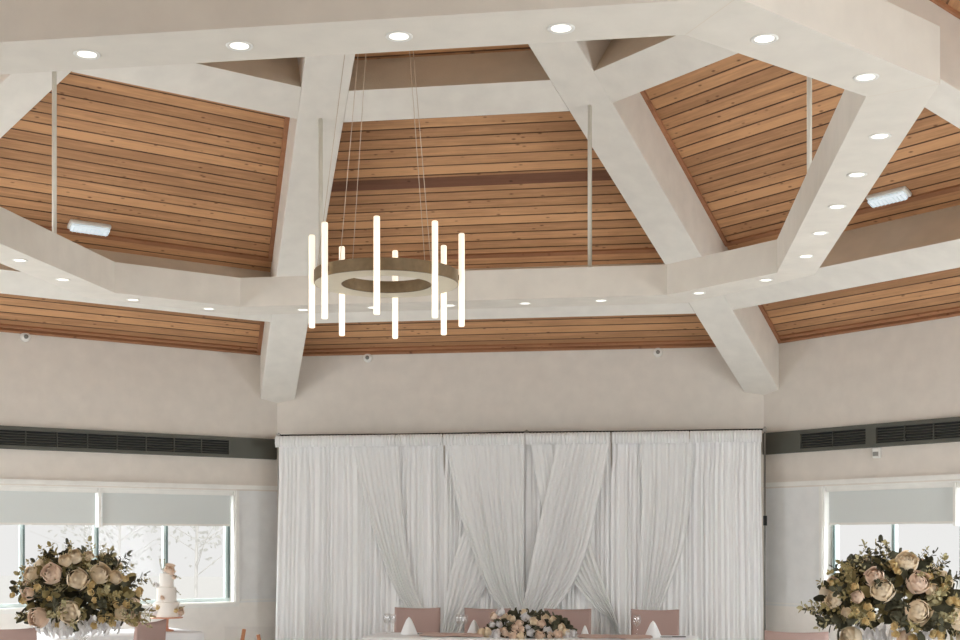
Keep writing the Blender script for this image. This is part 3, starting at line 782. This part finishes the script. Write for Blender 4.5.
arrangement('floral_arrangement', 'large mound of cream roses and eucalyptus on a tall vase at the right edge', 890, 612, 6.0, .335, .275,
    [(883, 588, 11), (916, 581, 10.5), (915, 608, 11.5), (906, 562, 10), (876, 576, 9), (853, 636, 10.5), (838, 598, 8), (904, 636, 9.5), (953, 617, 9.5), (957, 634, 8), (860, 595, 6), (928, 588, 6), (850, 610, 5)],
    [(870, 604, 4.5), (873, 612, 4.5), (868, 618, 4), (893, 563, 4.5), (897, 570, 4), (894, 622, 4.5), (895, 630, 4), (930, 630, 5), (937, 633, 4.5), (911, 634, 4.5), (945, 598, 4.5), (952, 600, 4.5), (859, 608, 4), (857, 585, 4), (940, 585, 4), (925, 575, 4), (835, 583, 3)], 8, 104)
pc = [(494, 616, 4), (501, 612, 4.5), (512, 618, 4.5), (505, 630, 5), (497, 637, 6), (488, 631, 5), (519, 622, 4.5), (526, 617, 5), (534, 620, 5), (541, 622, 4.5), (547, 628, 4.5), (552, 619, 4), (557, 632, 5), (531, 630, 4.5), (521, 634, 4.5), (540, 637, 5), (566, 636, 5), (482, 636, 5), (513, 638, 5), (572, 638, 4.5), (524, 612, 3.5), (515, 626, 4), (500, 623, 3.5), (545, 617, 4), (538, 631, 4), (508, 622, 3), (560, 626, 4), (522, 627, 3.5), (492, 624, 3.5), (564, 630, 4), (550, 635, 4), (528, 625, 3)]
arrangement('table_centrepiece', 'low oval arrangement of blush and white roses on the head table', 530, 634.5, 12.5, .43, .205, pc, [], 21, 84, vase=False, table=TH+.003, extra=BLUSH)
# round guest tables that carry the tall arrangements
def guest_table(px, Y, lab):
    c = pt(px, 540, Y); t = thing('round_table', lab, 'table', (c.x, c.y, 0))
    b = MB(); b.lathe([(.0005, .71), (.75, .71), (.75, .738), (.0005, .738)], M['easel'], n=48); b.build('tabletop', t)
    for i in range(4):
        a = PI/4+i*PI/2; b = MB(); b.tube([(.4*math.cos(a), .4*math.sin(a), 0), (.4*math.cos(a), .4*math.sin(a), .71)], .015, M['steel']); b.build('leg', t)
    rows = []; nn_ = 144
    for r, z, f in ((.001, .746, 0), (.745, .746, 0), (.757, .738, 0), (.77, .5, .012), (.79, .25, .02), (.81, .012, .03)):
        rows.append([((r+f*math.sin(j/nn_*2*PI*22))*math.cos(2*PI*j/nn_), (r+f*math.sin(j/nn_*2*PI*22))*math.sin(2*PI*j/nn_), z) for j in range(nn_)])
    b = MB(); b.grid(rows, M['linen'], closed=True); tag(b.build('tablecloth', None, (c.x, c.y, .002)), 'white cloth over the '+lab.split(' ', 1)[1], 'tablecloth')
guest_table(80, 6.5, 'round guest table under the left flowers'); guest_table(890, 6.0, 'round guest table under the right flowers')

# ------------------------------------------------------------------ cake table, cake
nL, xL = dirk(1)
def nw(tt, d, z=0):  # point tt along from the back-left corner, d into the room
    p = nL*(AP-d)+xL*(H-tt); return Vector((p.x, p.y, z))
tc = nw(2.15, .78)
t = thing('cake_table', 'small table beside the left window under a white cloth', 'table', (tc.x, tc.y, 0), PI/4)
b = MB(); b.box(-.70, .70, -.38, .38, TH-.035, TH-.006, M['easel']); b.build('tabletop', t)
for sx in (-1, 1):
    for sy in (-1, 1): b = MB(); b.tube([(sx*.6, sy*.3, 0), (sx*.6, sy*.3, TH-.04)], .015, M['steel']); b.build('leg', t)
tag(clothbox(1.48, .86, TH+.001, fold=.008, flare=.03).build('tablecloth', None, (tc.x, tc.y, 0), PI/4), 'white cloth over the cake table', 'tablecloth')
ck = pt(166.5, 631, 13.15)
t = thing('cake_stand', 'pink rose gold pedestal stand under the cake', 'stand', (ck.x, ck.y, TH+.002))
b = MB(); b.lathe([(.0005, 0), (.075, 0), (.07, .012), (.022, .022), (.018, .06), (.022, .115), (.05, .128)], M['copper'], n=32); b.build('pedestal', t)
b = MB(); b.lathe([(.0005, .128), (.16, .128), (.162, .14), (.0005, .14)], M['copper'], n=48); b.build('plate', t)
t = thing('wedding_cake', 'three tier white cake with flowers beside the left window', 'cake', (ck.x, ck.y, TH+.143))
z = 0
for r, h in ((.125, .15), (.097, .145), (.07, .135)):
    b = MB(); b.lathe([(.0005, z), (r, z), (r+.003, z+.01), (r, z+.02), (r, z+h-.012), (r-.01, z+h), (.0005, z+h)], M['icing'], n=48); b.build('tier', t); z += h
vdc = Vector((CAM[0]-ck.x, CAM[1]-ck.y, 0)).normalized(); rtc = Vector((-vdc.y, vdc.x, 0))
rnd = random.Random(5)
for dx, dz, dp, r, me in ((.03, z+.03, .02, .065, BLUSH[0]), (-.01, z+.02, 0, .04, BLUSH[1]), (-.10, .27+.05, .0, .03, BLUSH[1]), (-.08, .10, .09, .035, SPRAY[0]), (.09, .07, .09, .03, SPRAY[1]), (-.12, .06, .05, .055, BLUSH[1]), (.13, .05, .03, .05, BLUSH[0]), (.07, z-.04, .04, .025, BLUSH[0]), (-.04, .19, .1, .025, BLUSH[0])):
    o = link('flower', me, t, rtc*dx+vdc*dp+Vector((0, 0, dz))); o.scale = (r,)*3; aim(o, vdc+rtc*dx*3+Vector((0, 0, .6)))
for dx, dz, dp, L, d in ((-.03, z, 0, .13, (-.3, 0, 1)), (.05, z-.01, .02, .10, (1, .3, -.6)), (-.10, .28, .02, .11, (-.6, 0, .8)), (-.11, .10, .06, .12, (-1, 0, .5)), (.08, .08, .09, .09, (1, 0, .2)), (-.12, .05, .05, .12, (-1, 0, -.2)), (.0, z+.01, 0, .12, (-.2, 0, 1)), (.08, .28, .04, .08, (.6, 0, -.8))):
    o = link('sprig', EUC[1], t, rtc*dx+vdc*dp+Vector((0, 0, dz))); o.scale = (L,)*3; aim(o, rtc*d[0]+vdc*(.3+d[1])+Vector((0, 0, d[2])))

# ------------------------------------------------------------------ easel with clear sheet by the drapes
p0 = pt(246, 640, 11.0)
t = thing('wooden_easel', 'small copper brown wooden easel holding a clear sheet, left of the drapes', 'easel', (p0.x, p0.y, 0), math.radians(8.9))
for nm, a, c in (('front_leg', (-.16, -.05, 0), (-.015, 0, .915)), ('front_leg', (.26, -.05, 0), (.10, 0, .87)), ('rear_leg', (.05, .35, 0), (.05, .02, .70))):
    b = MB(); b.tube([a, c], .016, M['easel'], n=8); b.build(nm, t)
b = MB(); b.box(-.2, .28, -.07, -.03, .32, .345, M['easel']); b.build('ledge', t)
b = MB(); m4 = Matrix.Translation((0, -.06, .345)) @ Matrix.Rotation(-.05, 4, 'X'); b.box(-.17, .24, -.003, .003, 0, .59, M['acrylic'], m4)
tag(b.build('acrylic_sheet', None, (p0.x, p0.y, .003), math.radians(8.9)), 'clear acrylic sheet standing on the small easel', 'sign')

# ------------------------------------------------------------------ outdoors: pale lawn and two thin trees
b = MB(); b.box(-45, 45, -30, 60, -.5, -.3, M['lawn']); tag(b.build('ground'), 'pale ground outside the windows', 'ground', kind='structure')
def tree(x, y, h, seed, lab):
    rnd = random.Random(seed); t = thing('tree', lab, 'tree', (x, y, -.3)); b = MB(); lf = MB()
    b.tube([(0, 0, 0), (.05, .02, h*.5), (0, .1, h)], [.05, .03, .01], M['bark'], n=8)
    for i in range(34):
        z = h*rnd.uniform(.2, .95); a = rnd.uniform(0, 6.28); L = (h-z)*.45+.5
        e = Vector((math.cos(a)*L, math.sin(a)*L, z+L*.5)); s = Vector((0, 0, z)); b.tube([s, s.lerp(e, .5)+Vector((0, 0, .1)), e], [.012, .008, .003], M['bark'], n=5)
        for k in range(22):
            p = s.lerp(e, rnd.uniform(.3, 1.05))+Vector((rnd.gauss(0, .22), rnd.gauss(0, .22), rnd.gauss(0, .22)))
            leaf(lf, p, Vector((rnd.gauss(0, 1), rnd.gauss(0, 1), rnd.gauss(0, 1))), Vector((rnd.gauss(0, 1), rnd.gauss(0, 1), 1)), .13, .04, M['treeleaf'])
    b.build('trunk', t, fix=False); tag(lf.build('foliage', t, fix=False), kind='stuff')
p = pt(195, 540, 30); tree(p.x, p.y, 5.2, 3, 'faint pale tree outside the left window')
p = pt(118, 540, 36); tree(p.x, p.y, 5.0, 4, 'fainter tree farther outside the left window')

# ------------------------------------------------------------------ light
w = bpy.data.worlds.new('sky'); bpy.context.scene.world = w; w.use_nodes = True
bg = w.node_tree.nodes['Background']; bg.inputs['Color'].default_value = (1, .995, .98, 1); bg.inputs['Strength'].default_value = .79
def area(name, k, sx, sy, z, power, col, off=.3, tilt=0):
    n, x = dirk(k); l = bpy.data.lights.new(name, 'AREA'); l.shape = 'RECTANGLE'; l.size = sx; l.size_y = sy; l.energy = power; l.color = col
    o = link(name, l); o.location = n*(AP-off)+Vector((0, 0, z))
    d = (-n+Vector((0, 0, tilt))).normalized(); o.rotation_euler = d.to_track_quat('-Z', 'Z').to_euler(); return o
for k, pw in ((2, 205), (6, 205), (3, 165), (5, 165)):
    la = area('window_daylight', k, 3.1 if k in (2, 6) else 4.1, 1.15, 1.55, pw, (.93, .97, 1.0), off=-.1, tilt=-.6 if k in (2, 6) else -.1)
    if k in (2, 6): la.location.y += .55
for k, xc in ((1, .1), (7, -.35)):      # open sky seen by the floor through the two windows in view
    n, x = dirk(k); l = bpy.data.lights.new('sky_daylight', 'AREA'); l.shape = 'RECTANGLE'; l.size = 4.6; l.size_y = 2.2; l.energy = 520; l.color = (.9, .96, 1)
    o = link('sky_daylight', l); o.location = n*(AP+1.9)+x*xc+Vector((0, 0, 3.9)); o.rotation_euler = (-n*2.9+Vector((0, 0, -2.9))).to_track_quat('-Z', 'Z').to_euler()
l = bpy.data.lights.new('sun', 'SUN'); l.energy = 1.0; l.angle = .02
o = link('sun', l); o.rotation_euler = (math.radians(40), 0, math.radians(15))
l = bpy.data.lights.new('bay_light', 'AREA'); l.shape = 'RECTANGLE'; l.size = 4; l.size_y = 3; l.energy = 15; l.color = (1, .9, .78)
o = link('bay_light', l); o.location = (0, -8.8, 2.7)

# ------------------------------------------------------------------ camera
cd = bpy.data.cameras.new('camera'); cam = link('camera', cd); cd.sensor_width = 36; cd.lens = 50; cd.shift_y = 220/960
cam.location = CAM; cam.rotation_euler = (PI/2, 0, math.radians(8.9)); cd.clip_end = 200
s = bpy.context.scene; s.camera = cam
s.view_settings.view_transform = 'Standard'; s.view_settings.look = 'None'; s.view_settings.exposure = .1; s.view_settings.gamma = 1
s.view_settings.use_curve_mapping = False
